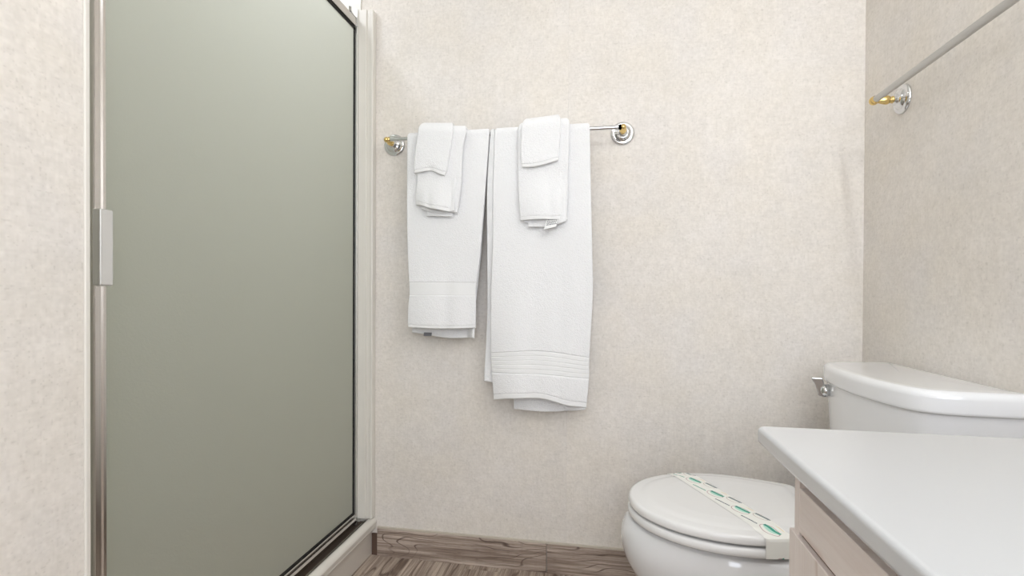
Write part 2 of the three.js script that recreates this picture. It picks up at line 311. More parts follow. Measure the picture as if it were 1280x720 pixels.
{
  const zn = -0.7385, zf = -1.693, x = -0.882;                      // near and far edge of the door, and its plane
  const d = thing('shower_door', 'frosted grey-green glass shower door in a thin chrome frame with black gasket', 'shower door', [x, 0.12, zf]);
  const P = (n, g, m) => mesh(n, g.translate(-x, -0.12, -zf), m, d);
  P('glass_pane', boxUV(new THREE.PlaneGeometry(zn - zf - 0.03, 1.735).rotateY(Math.PI / 2).translate(x, 1.0235, (zn + zf) / 2)), M.glass);
  P('gasket', mergeGeometries([box(x - 0.003, x + 0.003, 0.158, 1.889, zn - 0.0275, zn - 0.0235), box(x - 0.003, x + 0.003, 0.158, 1.889, zf + 0.0060, zf + 0.0130), box(x - 0.003, x + 0.003, 0.158, 0.1635, zf + 0.006, zn - 0.0235), box(x - 0.003, x + 0.003, 1.8805, 1.889, zf + 0.006, zn - 0.0235)]), M.gasket);
  const stile = extrudeAlongZ([[0, 0]].concat([[0.012, 0], [0.014, 0.002], [0.014, 0.009], [0.0115, 0.0115], [0.0115, 0.014], [0.014, 0.0165], [0.014, 0.0215], [0.012, 0.0235], [0, 0.0235]]), 0, 1);
  const up = (g, len) => g.clone().scale(1, 1, len).rotateX(-Math.PI / 2);         // profile x stays, y -> z(neg), length -> y
  P('near_stile', up(stile, 1.795).translate(x - 0.003, 0.123, zn), M.aluminium);
  P('far_stile', box(x - 0.004, x + 0.0105, 0.1168, 1.953, zf - 0.0003, zf + 0.0065, 0.001, 2), M.brightAluminium);
  P('bottom_rail', extrudeAlongZ([[x - 0.006, 0.124], [x + 0.010, 0.124], [x + 0.0125, 0.127], [x + 0.0125, 0.138], [x + 0.010, 0.141], [x + 0.0085, 0.144], [x + 0.0105, 0.147], [x + 0.0105, 0.156], [x + 0.0085, 0.1585], [x - 0.006, 0.1585]], zf + 0.008, zn - 0.0235), M.aluminium);
  P('top_rail', extrudeAlongZ([[x - 0.006, 1.889], [x + 0.009, 1.889], [x + 0.0115, 1.892], [x + 0.0115, 1.914], [x + 0.009, 1.917], [x - 0.006, 1.917]], zf + 0.012, zn - 0.0235), M.aluminium);
  P('pivot_bracket', mergeGeometries([box(x + 0.001, x + 0.010, 1.918, 1.923, zf + 0.004, zf + 0.05, 0.001), box(x + 0.001, x + 0.010, 1.918, 1.940, zf + 0.046, zf + 0.05, 0.001), new THREE.CylinderGeometry(0.004, 0.004, 0.03, 16).toNonIndexed().translate(x + 0.011, 1.902, zf + 0.012)].map((g) => (g.deleteAttribute('uv2'), g))), M.chrome);
  const h = mesh('pull_handle', new THREE.BufferGeometry().copy(box(-0.8695, -0.8520, 0.9535, 1.0865, -0.7575, -0.7330, 0.003, 3)).translate(-x, -0.12, -zf), M.satin, d);
  h.userData = { label: 'upright satin metal pull handle' };
}

/* ---------------------------------------------------------------- towel rails */
function rail(name, label, length, barMat, R = 0.0066) {                         // lies along x from 0 to length at the wall plane z = 0, bar 0.07 in front
  const t = thing(name, label, 'towel rail');
  const bar = mesh('bar', new THREE.CylinderGeometry(R, R, length - 0.006, 32).rotateZ(Math.PI / 2).translate(length / 2, 0, 0.07), barMat, t);
  const plate = lathe([[0, 0.0001], [0.0385, 0.0001], [0.0388, 0.002], [0.0375, 0.0055], [0.0345, 0.008], [0.030, 0.0088], [0.0275, 0.0078], [0.0262, 0.0085], [0.0245, 0.0115], [0.0205, 0.0150], [0.0165, 0.0165], [0.0150, 0.0160], [0.0140, 0.0175], [0.0120, 0.0215], [0.0085, 0.0235], [0.0080, 0.0245], [0, 0.0245]], 48).rotateX(Math.PI / 2);
  const post = lathe([[0.0078, 0.0240], [0.0095, 0.0255], [0.0095, 0.0270], [0.0078, 0.0285], [0.0085, 0.0300], [0.0085, 0.0315], [0.0075, 0.0325], [0.0105, 0.0350], [0.0118, 0.039], [0.0112, 0.044], [0.0092, 0.052], [0.0070, 0.059], [0.0058, 0.064], [0.0058, 0.067]], 32).rotateX(Math.PI / 2);
  const knob = new THREE.SphereGeometry(Math.max(0.0092, R * 1.36), 28, 20).translate(0, 0, 0.07);
  for (const x of [0, length]) {
    const s = x ? -1 : 1;
    const w = mesh('wall_plate', plate, M.chrome, t); w.position.x = x; w.userData.label = 'stepped round chrome wall plate';
    const p = mesh('post', post, M.brass, t); p.position.x = x; p.userData.label = 'turned brass post';
    const f = mesh('finial', mergeGeometries([knob, lathe([[R, 0], [R + 0.0019, 0.001], [R + 0.0019, 0.004], [R + 0.0004, 0.006], [R + 0.0002, 0.009]], 24).rotateZ(-Math.PI / 2).scale(s, 1, 1).translate(s * 0.006, 0, 0.07)].map((g) => g.toNonIndexed())), M.brass, t); f.position.x = x; f.userData.label = 'brass ball end';
  }
  return t;
}
const BAR_Y = 1.4745, BAR_Z = ZB + 0.07;
rail('towel_rail', 'chrome towel rail with brass ends on the back wall, holding the white towels', 0.797, M.chrome).position.set(-0.7455, BAR_Y, ZB);
{
  const r = rail('towel_rail', 'empty satin grey towel rail with brass end, on the right-hand wall above the toilet', 0.62, M.greySatin, 0.0085);
  r.position.set(XR, 1.465, -1.5205); r.rotation.y = -Math.PI / 2;
}

/* ---------------------------------------------------------------- towels */
/* middle surface of cloth hung over the rail: the path runs up the back, over the bar and down the front; yb / yf are the lower ends */
function hung({ r, ry, yTop = BAR_Y, yb, yf, xl, xr, fold = () => 0, backZ = 0, tilt = 0, round = 0.003 }) {
  const arcL = Math.PI * (r + ry) / 2, Lb = yTop - yb, Lf = yTop - yf, L = Lb + arcL + Lf;
  const at = (u, s) => {
    let y, z, ins = 0;
    if (s < Lb) { y = yb + s; z = BAR_Z - r - backZ * (1 - s / Lb); }
    else if (s < Lb + arcL) { const a = Math.PI * (s - Lb) / arcL; y = yTop + ry * Math.sin(a); z = BAR_Z - r * Math.cos(a); ins = round * Math.pow(Math.sin(a), 3); }
    else { y = yTop - (s - Lb - arcL); z = BAR_Z + r; }
    const front = s >= Lb + arcL, yy = Math.min(y, yTop), x = lerp(xl(yy, front) + ins, xr(yy, front) - ins, u);
    const q = front ? 1 : s > Lb ? smooth(0, 1, (s - Lb) / arcL) : 0;
    return [x, y + tilt * (u - 0.5) * (s > Lb * 0.8 ? 1 : 0), z + q * fold(u, yTop - y)];
  };
  return { at, L, Lb, arcL, sFront: (y) => Lb + arcL + (yTop - y) };
}
function drape(name, H, s0, s1f, t, parent, mat, nu, nv, opt = {}) {  // one stretch of a hung cloth from arc length s0 to s1f(u)
  const W = Math.abs(H.at(1, H.L * 0.8)[0] - H.at(0, H.L * 0.8)[0]), f0 = typeof s0 === 'function' ? s0 : () => s0, f1 = typeof s1f === 'function' ? s1f : () => s1f;
  const g = sheet((u, v) => H.at(u, lerp(f0(u), f1(u), v)), W, f1(0.5) - f0(0.5), t, nu, nv, opt);
  return mesh(name, g, mat, parent);
}
const ripple = (k, a, p) => (u) => a * Math.sin(u * k * Math.PI * 2 + p);
{ /* left towel */
  const T1 = thing('bath_towel', 'shorter white terry towel on the left of the chrome rail, one plain woven band', 'towel', [-0.53, BAR_Y, BAR_Z], 'white bath towels on the chrome rail');
  const hold = new THREE.Group();
  const xl = curve([[0.80, -0.6536], [0.8556, -0.6570], [0.9097, -0.6556], [0.9421, -0.6525], [0.9826, -0.6541], [1.0177, -0.6575], [1.1257, -0.6631], [1.2606, -0.6649], [1.50, -0.6642]]);
  const xr = curve([[0.80, -0.4239], [0.9114, -0.4228], [0.9431, -0.4243], [0.9852, -0.4204], [1.0694, -0.4094], [1.2789, -0.3925], [1.50, -0.3768]]);
  const fold = (u, d) => { const k = smooth(0.30, 0.62, d); return k * (0.006 * Math.sin(u * 5.2 + 0.4) + 0.0030 * Math.exp(-(((u - 0.74 + 0.05 * d) / 0.09) ** 2)) - 0.0035 * Math.exp(-(((u - 0.58) / 0.10) ** 2)) + 0.010 * smooth(0.25, 0.62, d) * (0.4 + Math.sin(u * 3.1))) - 0.004 * smooth(0.75, 1, u) * k; };
  const H = hung({ r: 0.0130, ry: 0.0130, yb: 0.815, yf: 0.832, xl, xr, fold, backZ: 0.004 });
  const t = 0.0095, sB0 = H.sFront(0.981), sB1 = H.sFront(0.940), hem = (u) => H.sFront(0.8405 - 0.004 * Math.sin(u * Math.PI)), end = (u) => H.sFront(0.8315 - 0.003 * Math.sin(u * Math.PI));
  drape('terry_body', H, H.Lb * 0.98, sB0, t, hold, M.terry, 40, 90, { bump: 0.0032, seed: 3, rimV0: false });
  drape('woven_band', H, sB0 - 0.002, sB1 + 0.002, t * 0.72, hold, M.woven, 150, 14, {});
  drape('terry_border', H, sB1, hem, t * 1.02, hold, M.terry, 40, 24, { bump: 0.002, seed: 5 });
  drape('hem', H, (u) => hem(u) - 0.002, end, t * 0.75, hold, M.woven, 60, 4, {});
  /* the back half hangs behind and shows below the front hem */
  const xlb = curve([[0.79, -0.6600], [0.95, -0.655], [1.5, -0.660]]), xrb = curve([[0.79, -0.4300], [0.95, -0.424], [1.5, -0.378]]);
  const yEnd = (u) => 0.8090 - 0.0155 * smooth(0, 0.62, u) + 0.003 * smooth(0.7, 1, u), zb = (u, y) => BAR_Z - 0.0130 - 0.010 * smooth(1.4, 0.9, y) + 0.004 * Math.sin(u * 4) * smooth(1.35, 1.1, y) + 0.030 * smooth(0.86, 1, u) * smooth(1.1, 0.85, y);
  mesh('back_layer', sheet((u, v) => { const y = lerp(BAR_Y, yEnd(u), v); return [lerp(xlb(y), xrb(y), u), y, zb(u, y)]; }, 0.235, 0.67, 0.0085, 40, 60, { bump: 0.001, seed: 8, rimV0: false }), M.terry, hold);
  const tag = mesh('care_tag', sheet((u, v) => [-0.612 + u * 0.028, 0.812 - v * 0.0115, BAR_Z - 0.012 + v * 0.004], 0.028, 0.012, 0.0008, 6, 4), std({ color: 0x77777a, roughness: 0.8 }), hold); tag.userData.label = 'tiny grey care tag';
  for (const m of [...hold.children]) { m.geometry.translate(0.53, -BAR_Y, -BAR_Z); T1.add(m); }
}
{ /* right towel */
  const T2 = thing('bath_towel', 'longer white terry towel on the right of the chrome rail, ribbed band near hem', 'towel', [-0.21, BAR_Y, BAR_Z], 'white bath towels on the chrome rail');
  const hold = new THREE.Group();
  const xl = curve([[0.56, -0.3602], [0.5972, -0.3607], [0.67, -0.366], [0.7465, -0.3708], [0.9459, -0.3716], [1.1213, -0.367], [1.3042, -0.3665], [1.50, -0.3607]]);
  const xr = curve([[0.56, -0.0600], [0.5894, -0.0582], [0.6735, -0.0511], [0.7446, -0.0498], [0.9472, -0.0402], [1.1164, -0.0437], [1.2931, -0.0484], [1.50, -0.0535]]);
  const fold = (u, d) => { const k = smooth(0.30, 0.65, d), low = smooth(0.4, 0.9, d); return k * (0.004 * Math.sin(u * 7 + 0.6) + 0.004 * Math.exp(-(((u - 0.30) / 0.12) ** 2)) - 0.004 * Math.exp(-(((u - 0.70) / 0.08) ** 2))) + low * (0.018 * Math.sin(u * 4.6 - 0.5) + 0.005 * Math.sin(u * 11)) + 0.004 * low; };
  const H = hung({ r: 0.0130, ry: 0.0130, yb: 0.60, yf: 0.58, xl, xr, fold, backZ: 0.004 });
  const t = 0.0100, yb0 = curve([[0, 0.7501], [0.5, 0.7610], [1, 0.7420]]), yb1 = curve([[0, 0.6876], [0.46, 0.6884], [1, 0.6761]]), yh = curve([[0, 0.5959], [0.2, 0.6060], [0.53, 0.6090], [0.79, 0.5891], [1, 0.5799]]);
  const s0 = (u) => H.sFront(yb0(u)), s1 = (u) => H.sFront(yb1(u)), se = (u) => H.sFront(yh(u)), sh = (u) => H.sFront(yh(u) + 0.0155);
  drape('terry_body', H, H.Lb * 0.98, s0, t, hold, M.terry, 46, 110, { bump: 0.0032, seed: 13, rimV0: false });
  const ribs = 5;
  for (let i = 0; i < ribs; i++) { const a = i / ribs, b = (i + 1) / ribs; drape('woven_rib', H, (u) => lerp(s0(u), s1(u), a) - 0.0008, (u) => lerp(s0(u), s1(u), b) + 0.0008, t * 0.82, hold, M.woven, 46, 8, {}); }
  drape('terry_border', H, s1, sh, t * 1.02, hold, M.terry, 46, 30, { bump: 0.002, seed: 15 });
  drape('hem', H, (u) => sh(u) - 0.002, se, t * 0.78, hold, M.woven, 60, 5, {});
  const xlb = curve([[0.56, -0.300], [0.64, -0.302], [1.5, -0.330]]), xrb = curve([[0.56, -0.063], [0.67, -0.058], [1.5, -0.060]]), yEnd = curve([[0, 0.5605], [0.45, 0.5565], [0.8, 0.5630], [1, 0.5740]]);
  mesh('back_layer', sheet((u, v) => { const y = lerp(BAR_Y, yEnd(u), v); return [lerp(xlb(y), xrb(y), u), y, BAR_Z - 0.013 - 0.012 * smooth(1.4, 0.9, y) + 0.005 * Math.sin(u * 5) * smooth(1.35, 1.1, y) + 0.028 * smooth(0.7, 1, u) * smooth(1.0, 0.6, y)]; }, 0.25, 0.91, 0.0090, 40, 70, { bump: 0.001, seed: 18, rimV0: false }), M.terry, hold);
  const xls = curve([[0.64, -0.3985], [0.6748, -0.3985], [0.8592, -0.3895], [1.1216, -0.3880], [1.3048, -0.3860], [1.50, -0.3738]]);
  const HS = hung({ r: 0.0122, ry: 0.0122, yb: 1.2, yf: 0.648, xl: xls, xr: (y) => xl(y) - 0.0006 + 0.03 * smooth(1.2, 0.9, y), fold: (u, d) => -0.020 * smooth(0.12, 0.6, d) });
  drape('side_fold', HS, HS.Lb * 0.9, (u) => HS.sFront(0.6530 - 0.008 * u), 0.0085, hold, M.terry, 12, 80, { bump: 0.001, seed: 21, rimV0: false });
  for (const m of [...hold.children]) { m.geometry.translate(0.21, -BAR_Y, -BAR_Z); T2.add(m); }
}
function washcloth(label, x0, o, tagFn) {
  const w = thing('washcloth', label, 'washcloth', [x0, BAR_Y, BAR_Z], 'folded white washcloths over the bath towels');
  const hold = new THREE.Group();
  const Hl = hung({ r: 0.0300, ry: 0.0285, yb: 1.36, yf: o.lowEnd, xl: o.lowL, xr: o.lowR, fold: o.foldLow, tilt: o.tilt, round: 0.010 });
  const Hf = hung({ r: 0.0405, ry: 0.0395, yb: 1.40, yf: o.flapEnd, xl: o.flapL, xr: o.flapR, fold: o.foldFlap, tilt: o.tilt, round: 0.012 });
  const le = (u) => Hl.sFront(o.lowY(u)), fe = (u) => Hf.sFront(o.flapY(u));
  drape('lower_fold', Hl, 0, (u) => le(u) - 0.010, 0.0095, hold, M.terry, 34, 70, { bump: 0.0028, seed: o.seed });
  drape('hem', Hl, (u) => le(u) - 0.012, le, 0.0070, hold, M.woven, 40, 5, {});
  drape('upper_fold', Hf, 0, (u) => fe(u) - 0.009, 0.0095, hold, M.terry, 34, 60, { bump: 0.0028, seed: o.seed + 1 });
  drape('hem', Hf, (u) => fe(u) - 0.011, fe, 0.0068, hold, M.woven, 40, 5, {});
  mesh('under_fold', sheet((u, v) => { const y = lerp(1.40, o.thirdY(u), v); return [lerp(o.third[0], o.third[1], u), y, BAR_Z + 0.0240 + 0.0015 * Math.sin(u * 3) + 0.006 * smooth(1.25, 1.16, y)]; }, Math.abs(o.third[1] - o.third[0]), 0.2, 0.0050, 24, 30, { bump: 0.0008, seed: o.seed + 2, rimV0: false }), M.terry, hold);
  const n = o.inner;
  mesh('inner_fold', sheet((u, v) => { const y = lerp(1.40, n.y(u), v); return [lerp(n.x[0], n.x[1], u), y, BAR_Z + 0.0285 + 0.004 * Math.sin(u * 3.1) * v + 0.016 * smooth(0.62, 1, u) * v]; }, n.x[1] - n.x[0], 0.19, 0.0050, 26, 30, { bump: 0.0008, seed: o.seed + 4, rimV0: false }), M.terry, hold);
  if (tagFn) tagFn(hold);
  for (const m of [...hold.children]) { m.geometry.translate(-x0, -BAR_Y, -BAR_Z); w.add(m); }
}
washcloth('folded white washcloth draped over the shorter left towel, its lower hem curling open', -0.555, {
  seed: 31, tilt: -0.006, lowEnd: 1.214, flapEnd: 1.335, inner: { x: [-0.6080, -0.4880], y: curve([[0, 1.2270], [0.3, 1.2150], [0.7, 1.2120], [1, 1.2165]]) }, third: [-0.590, -0.500], thirdY: (u) => 1.2035 - 0.004 * u,
  lowL: curve([[1.21, -0.6215], [1.2377, -0.6239], [1.2697, -0.6256], [1.3264, -0.6216], [1.42, -0.6190], [1.50, -0.6080]]),
  lowR: curve([[1.2142, -0.4818], [1.3119, -0.4686], [1.4000, -0.4660], [1.4476, -0.4600], [1.50, -0.4420]]),
  flapL: curve([[1.3414, -0.6259], [1.3574, -0.6271], [1.4024, -0.6247], [1.50, -0.6110]]),
  flapR: curve([[1.3349, -0.5232], [1.3503, -0.5137], [1.3972, -0.5071], [1.50, -0.4883]]),
  lowY: curve([[0, 1.2370], [0.1, 1.2362], [0.35, 1.2250], [0.75, 1.2164], [1, 1.2143]]),
  flapY: curve([[0, 1.3405], [0.2, 1.3440], [0.5, 1.3500], [0.8, 1.3400], [1, 1.3349]]),
  foldLow: (u, d) => smooth(0.14, 0.26, d) * (0.026 * Math.sin(Math.min(1, u * 1.08) * 3.14) - 0.006 * Math.exp(-(((u - 0.30 - 0.6 * (d - 0.14)) / 0.09) ** 2))) + 0.004 * Math.sin(u * 3.14),
  foldFlap: (u, d) => smooth(0.02, 0.14, d) * (0.006 * Math.sin(u * 3.14) - 0.010 * Math.exp(-(((u - 0.5) / 0.16) ** 2)) * smooth(0.08, 0.14, d)) + 0.003,
});
washcloth('folded white washcloth draped over the longer right towel, printed care tag below its hem', -0.20, {
  seed: 41, tilt: 0.008, lowEnd: 1.175, flapEnd: 1.351, inner: { x: [-0.2610, -0.1240], y: curve([[0, 1.1760], [0.3, 1.1690], [0.8, 1.1670], [1, 1.1740]]) }, third: [-0.2470, -0.1750], thirdY: (u) => 1.1600 - 0.001 * u,
  lowL: curve([[1.1846, -0.2698], [1.25, -0.2765], [1.342, -0.2802], [1.4817, -0.2808]]),
  lowR: curve([[1.1762, -0.1221], [1.307, -0.1198], [1.4926, -0.1150]]),
  flapL: curve([[1.3557, -0.2647], [1.3994, -0.2701], [1.5012, -0.2654]]),
  flapR: curve([[1.3610, -0.1495], [1.4188, -0.1448], [1.5041, -0.1402]]),
  lowY: curve([[0, 1.1846], [0.3, 1.1830], [0.7, 1.1790], [1, 1.1762]]),
  flapY: curve([[0, 1.3531], [0.33, 1.3491], [0.62, 1.3528], [1, 1.3611]]),
  foldLow: (u, d) => smooth(0.12, 0.3, d) * (0.016 * Math.sin(u * 3.14 * 0.9 + 0.2) - 0.004 * Math.exp(-(((u - 0.62 - 0.5 * (d - 0.2)) / 0.08) ** 2))) + 0.003 * Math.sin(u * 3.14),
  foldFlap: (u, d) => smooth(0.02, 0.14, d) * (0.005 * Math.sin(u * 3.14) + 0.004 * smooth(0.5, 1, u) * smooth(0.08, 0.14, d)) + 0.003,
}, (hold) => {
  const c = document.createElement('canvas'); c.width = 160; c.height = 140; const x = c.getContext('2d');
  x.fillStyle = '#f2f2f0'; x.fillRect(0, 0, 160, 140); x.fillStyle = '#57585c';
  const r = rng(3); for (let k = 0; k < 4; k++) for (let p = 16; p < 142;) { const w = 6 + r() * 12; x.fillRect(p, 8 + k * 23 + r() * 3, w, 13); p += w + 3 + r() * 3; }
  const tx = new THREE.CanvasTexture(c); tx.colorSpace = THREE.SRGBColorSpace;
  const g = gridMesh(8, 8, (i, j) => { const u = i / 8, v = j / 8; return { p: [lerp(-0.1850, -0.1500, u) - 0.007 * v + 0.003 * u * v, 1.1840 - 0.036 * v + 0.0085 * u * v, BAR_Z + 0.0390 + 0.018 * v], uv: [u, 1 - v] }; });
  const back = g.clone(); back.translate(0, 0, -0.0006); const ix = back.index; for (let i = 0; i < ix.count; i += 3) { const a = ix.getX(i); ix.setX(i, ix.getX(i + 1)); ix.setX(i + 1, a); } back.computeVertexNormals();
  const m = mesh('care_tag', mergeGeometries([g, back]), std({ map: tx, roughness: 0.8, side: THREE.DoubleSide }), hold); m.userData.label = 'small white care tag with grey print';
});

/* ---------------------------------------------------------------- toilet */
const ZT = -1.328;
const halfLid = [[0.0600, 0], [0.0640, 0.034], [0.0745, 0.068], [0.100, 0.110], [0.1476, 0.153], [0.195, 0.177], [0.245, 0.191], [0.289, 0.1955], [0.335, 0.193], [0.3757, 0.1850], [0.415, 0.173], [0.454, 0.1600], [0.484, 0.1470], [0.4945, 0.138], [0.498, 0.122], [0.499, 0.06]];
const lidPts = [...halfLid.map(([x, d]) => [x, ZT - d]), ...halfLid.slice(1).reverse().map(([x, d]) => [x, ZT + d])];
const lidOut = closedOutline(lidPts, 160);
const lidSteps = [[0.004, 0.4190], [0.0008, 0.4205], [0, 0.4235], [0.0003, 0.4300], [0.0018, 0.4345], [0.0048, 0.4378], [0.0095, 0.4395], [0.024, 0.4402], [0.030, 0.4412], [0.036, 0.4430], [0.046, 0.4440], [0.075, 0.4450]];
const sideStep = curve(lidSteps.slice(2));
{
  const t = thing('toilet', 'white porcelain toilet with closed lid and bow-fronted tank beside the vanity', 'toilet', [0.35, 0, ZT]);
  const P = (n, g, m) => mesh(n, g.translate(-0.35, 0, -ZT), m, t);
  P('lid', ringLoft(lidSteps.map(([d, y]) => ringAt(insetDeep(lidOut, d), y))), M.seat);
  const seatOut = inset(lidOut, -0.0015);
  P('seat', ringLoft([[0.012, 0.3930], [0.004, 0.3935], [0.0005, 0.3965], [0, 0.402], [0.0006, 0.4085], [0.004, 0.4125], [0.010, 0.4140], [0.03, 0.4145]].map(([d, y]) => ringAt(insetDeep(seatOut, d), y))), M.seat);
  for (const [x, z] of [[0.12, 0.09], [0.12, -0.09], [0.40, 0.12], [0.40, -0.12]]) P('bumper', box(x - 0.008, x + 0.008, 0.386, 0.4205, ZT + z - 0.012, ZT + z + 0.012, 0.002, 1), M.seat);
  const egg = (tip, back, half, y, rearHalf) => { const o = []; for (let i = 0; i < 96; i++) { const a = -i / 96 * Math.PI * 2, cx = Math.cos(a), sz = Math.sin(a), mid = tip + (back - tip) * 0.5; let x, z; if (cx < 0) { x = mid + (mid - tip) * cx; z = half * Math.sign(sz) * Math.pow(Math.abs(sz), 0.94); } else { x = mid + (back - mid) * Math.pow(cx, 0.62); z = lerp(half, rearHalf, smooth(0, 0.9, cx)) * Math.sign(sz) * Math.pow(Math.abs(sz), 0.72); } o.push([x, y, ZT + z]); } return o; };
  P('bowl', ringLoft([
    egg(0.150, 0.66, 0.118, 0.0, 0.105), egg(0.152, 0.66, 0.117, 0.02, 0.104), egg(0.168, 0.655, 0.108, 0.06, 0.098), egg(0.165, 0.65, 0.108, 0.12, 0.096), egg(0.135, 0.65, 0.122, 0.17, 0.098), egg(0.098, 0.655, 0.146, 0.215, 0.10),
    egg(0.0715, 0.66, 0.166, 0.250, 0.105), egg(0.0525, 0.67, 0.182, 0.285, 0.112), egg(0.0435, 0.69, 0.191, 0.315, 0.118), egg(0.0415, 0.72, 0.194, 0.338, 0.122), egg(0.0440, 0.74, 0.193, 0.358, 0.125), egg(0.0505, 0.75, 0.189, 0.374, 0.126), egg(0.0600, 0.752, 0.181, 0.3835, 0.125), egg(0.0740, 0.745, 0.170, 0.3865, 0.118), egg(0.10, 0.72, 0.145, 0.387, 0.10)]), M.porcelain);
  const halfTank = [[0.5530, 0], [0.5575, 0.080], [0.5715, 0.160], [0.5840, 0.196], [0.6000, 0.218], [0.6200, 0.2310], [0.6500, 0.2380], [0.7000, 0.2420], [0.7500, 0.2435], [0.7660, 0.2430], [0.7680, 0.2380], [0.7680, 0.12]];
  const tankPts = [...halfTank.map(([x, d]) => [x, -1.322 - d]), [0.7680, -1.322], ...halfTank.slice(1).reverse().map(([x, d]) => [x, -1.322 + d])];
  const tank = closedOutline(tankPts, 200);
  P('tank_lid', ringLoft([[0.010, 0.7180], [0.003, 0.7185], [0.0006, 0.7210], [0, 0.7250], [0, 0.7480], [0.0012, 0.7540], [0.0040, 0.7585], [0.0085, 0.7620], [0.014, 0.7632], [0.03, 0.7636]].map(([d, y]) => ringAt(insetDeep(tank, d), y))), M.porcelain);
  P('tank', ringLoft([[0.055, 0.3880], [0.045, 0.3890], [0.038, 0.396], [0.034, 0.410], [0.028, 0.46], [0.016, 0.60], [0.0095, 0.70], [0.0085, 0.7185]].map(([d, y]) => ringAt(insetDeep(tank, d, 0.0096, 0.16).map(([x, z]) => [Math.min(x, 0.766), z]), y))), M.porcelain);
  const lv = new THREE.Group(); lv.name = 'flush_lever'; lv.userData.label = 'small chrome flush lever'; t.add(lv);
  lv.position.set(0.5690 - 0.35, 0.6930, -1.470 - ZT);
  mesh('escutcheon', lathe([[0, 0.013], [0.008, 0.0125], [0.0135, 0.0095], [0.0165, 0.004], [0.0170, -0.010], [0, -0.010]], 32).rotateZ(Math.PI / 2).rotateY(0.42), M.chrome, lv);
  const arm = new THREE.Shape(); arm.moveTo(0, -0.012); arm.quadraticCurveTo(-0.010, -0.015, -0.011, -0.006); arm.quadraticCurveTo(-0.013, 0.010, -0.021, 0.022); arm.quadraticCurveTo(-0.026, 0.030, -0.024, 0.032); arm.lineTo(-0.004, 0.0315); arm.quadraticCurveTo(0.003, 0.016, 0, -0.012);
  mesh('lever_arm', new THREE.ExtrudeGeometry(arm, { depth: 0.012, bevelEnabled: true, bevelSize: 0.0022, bevelThickness: 0.0022, bevelSegments: 4, curveSegments: 10 }).translate(-0.004, 0, -0.006).rotateY(-0.25), M.chrome, lv);
}
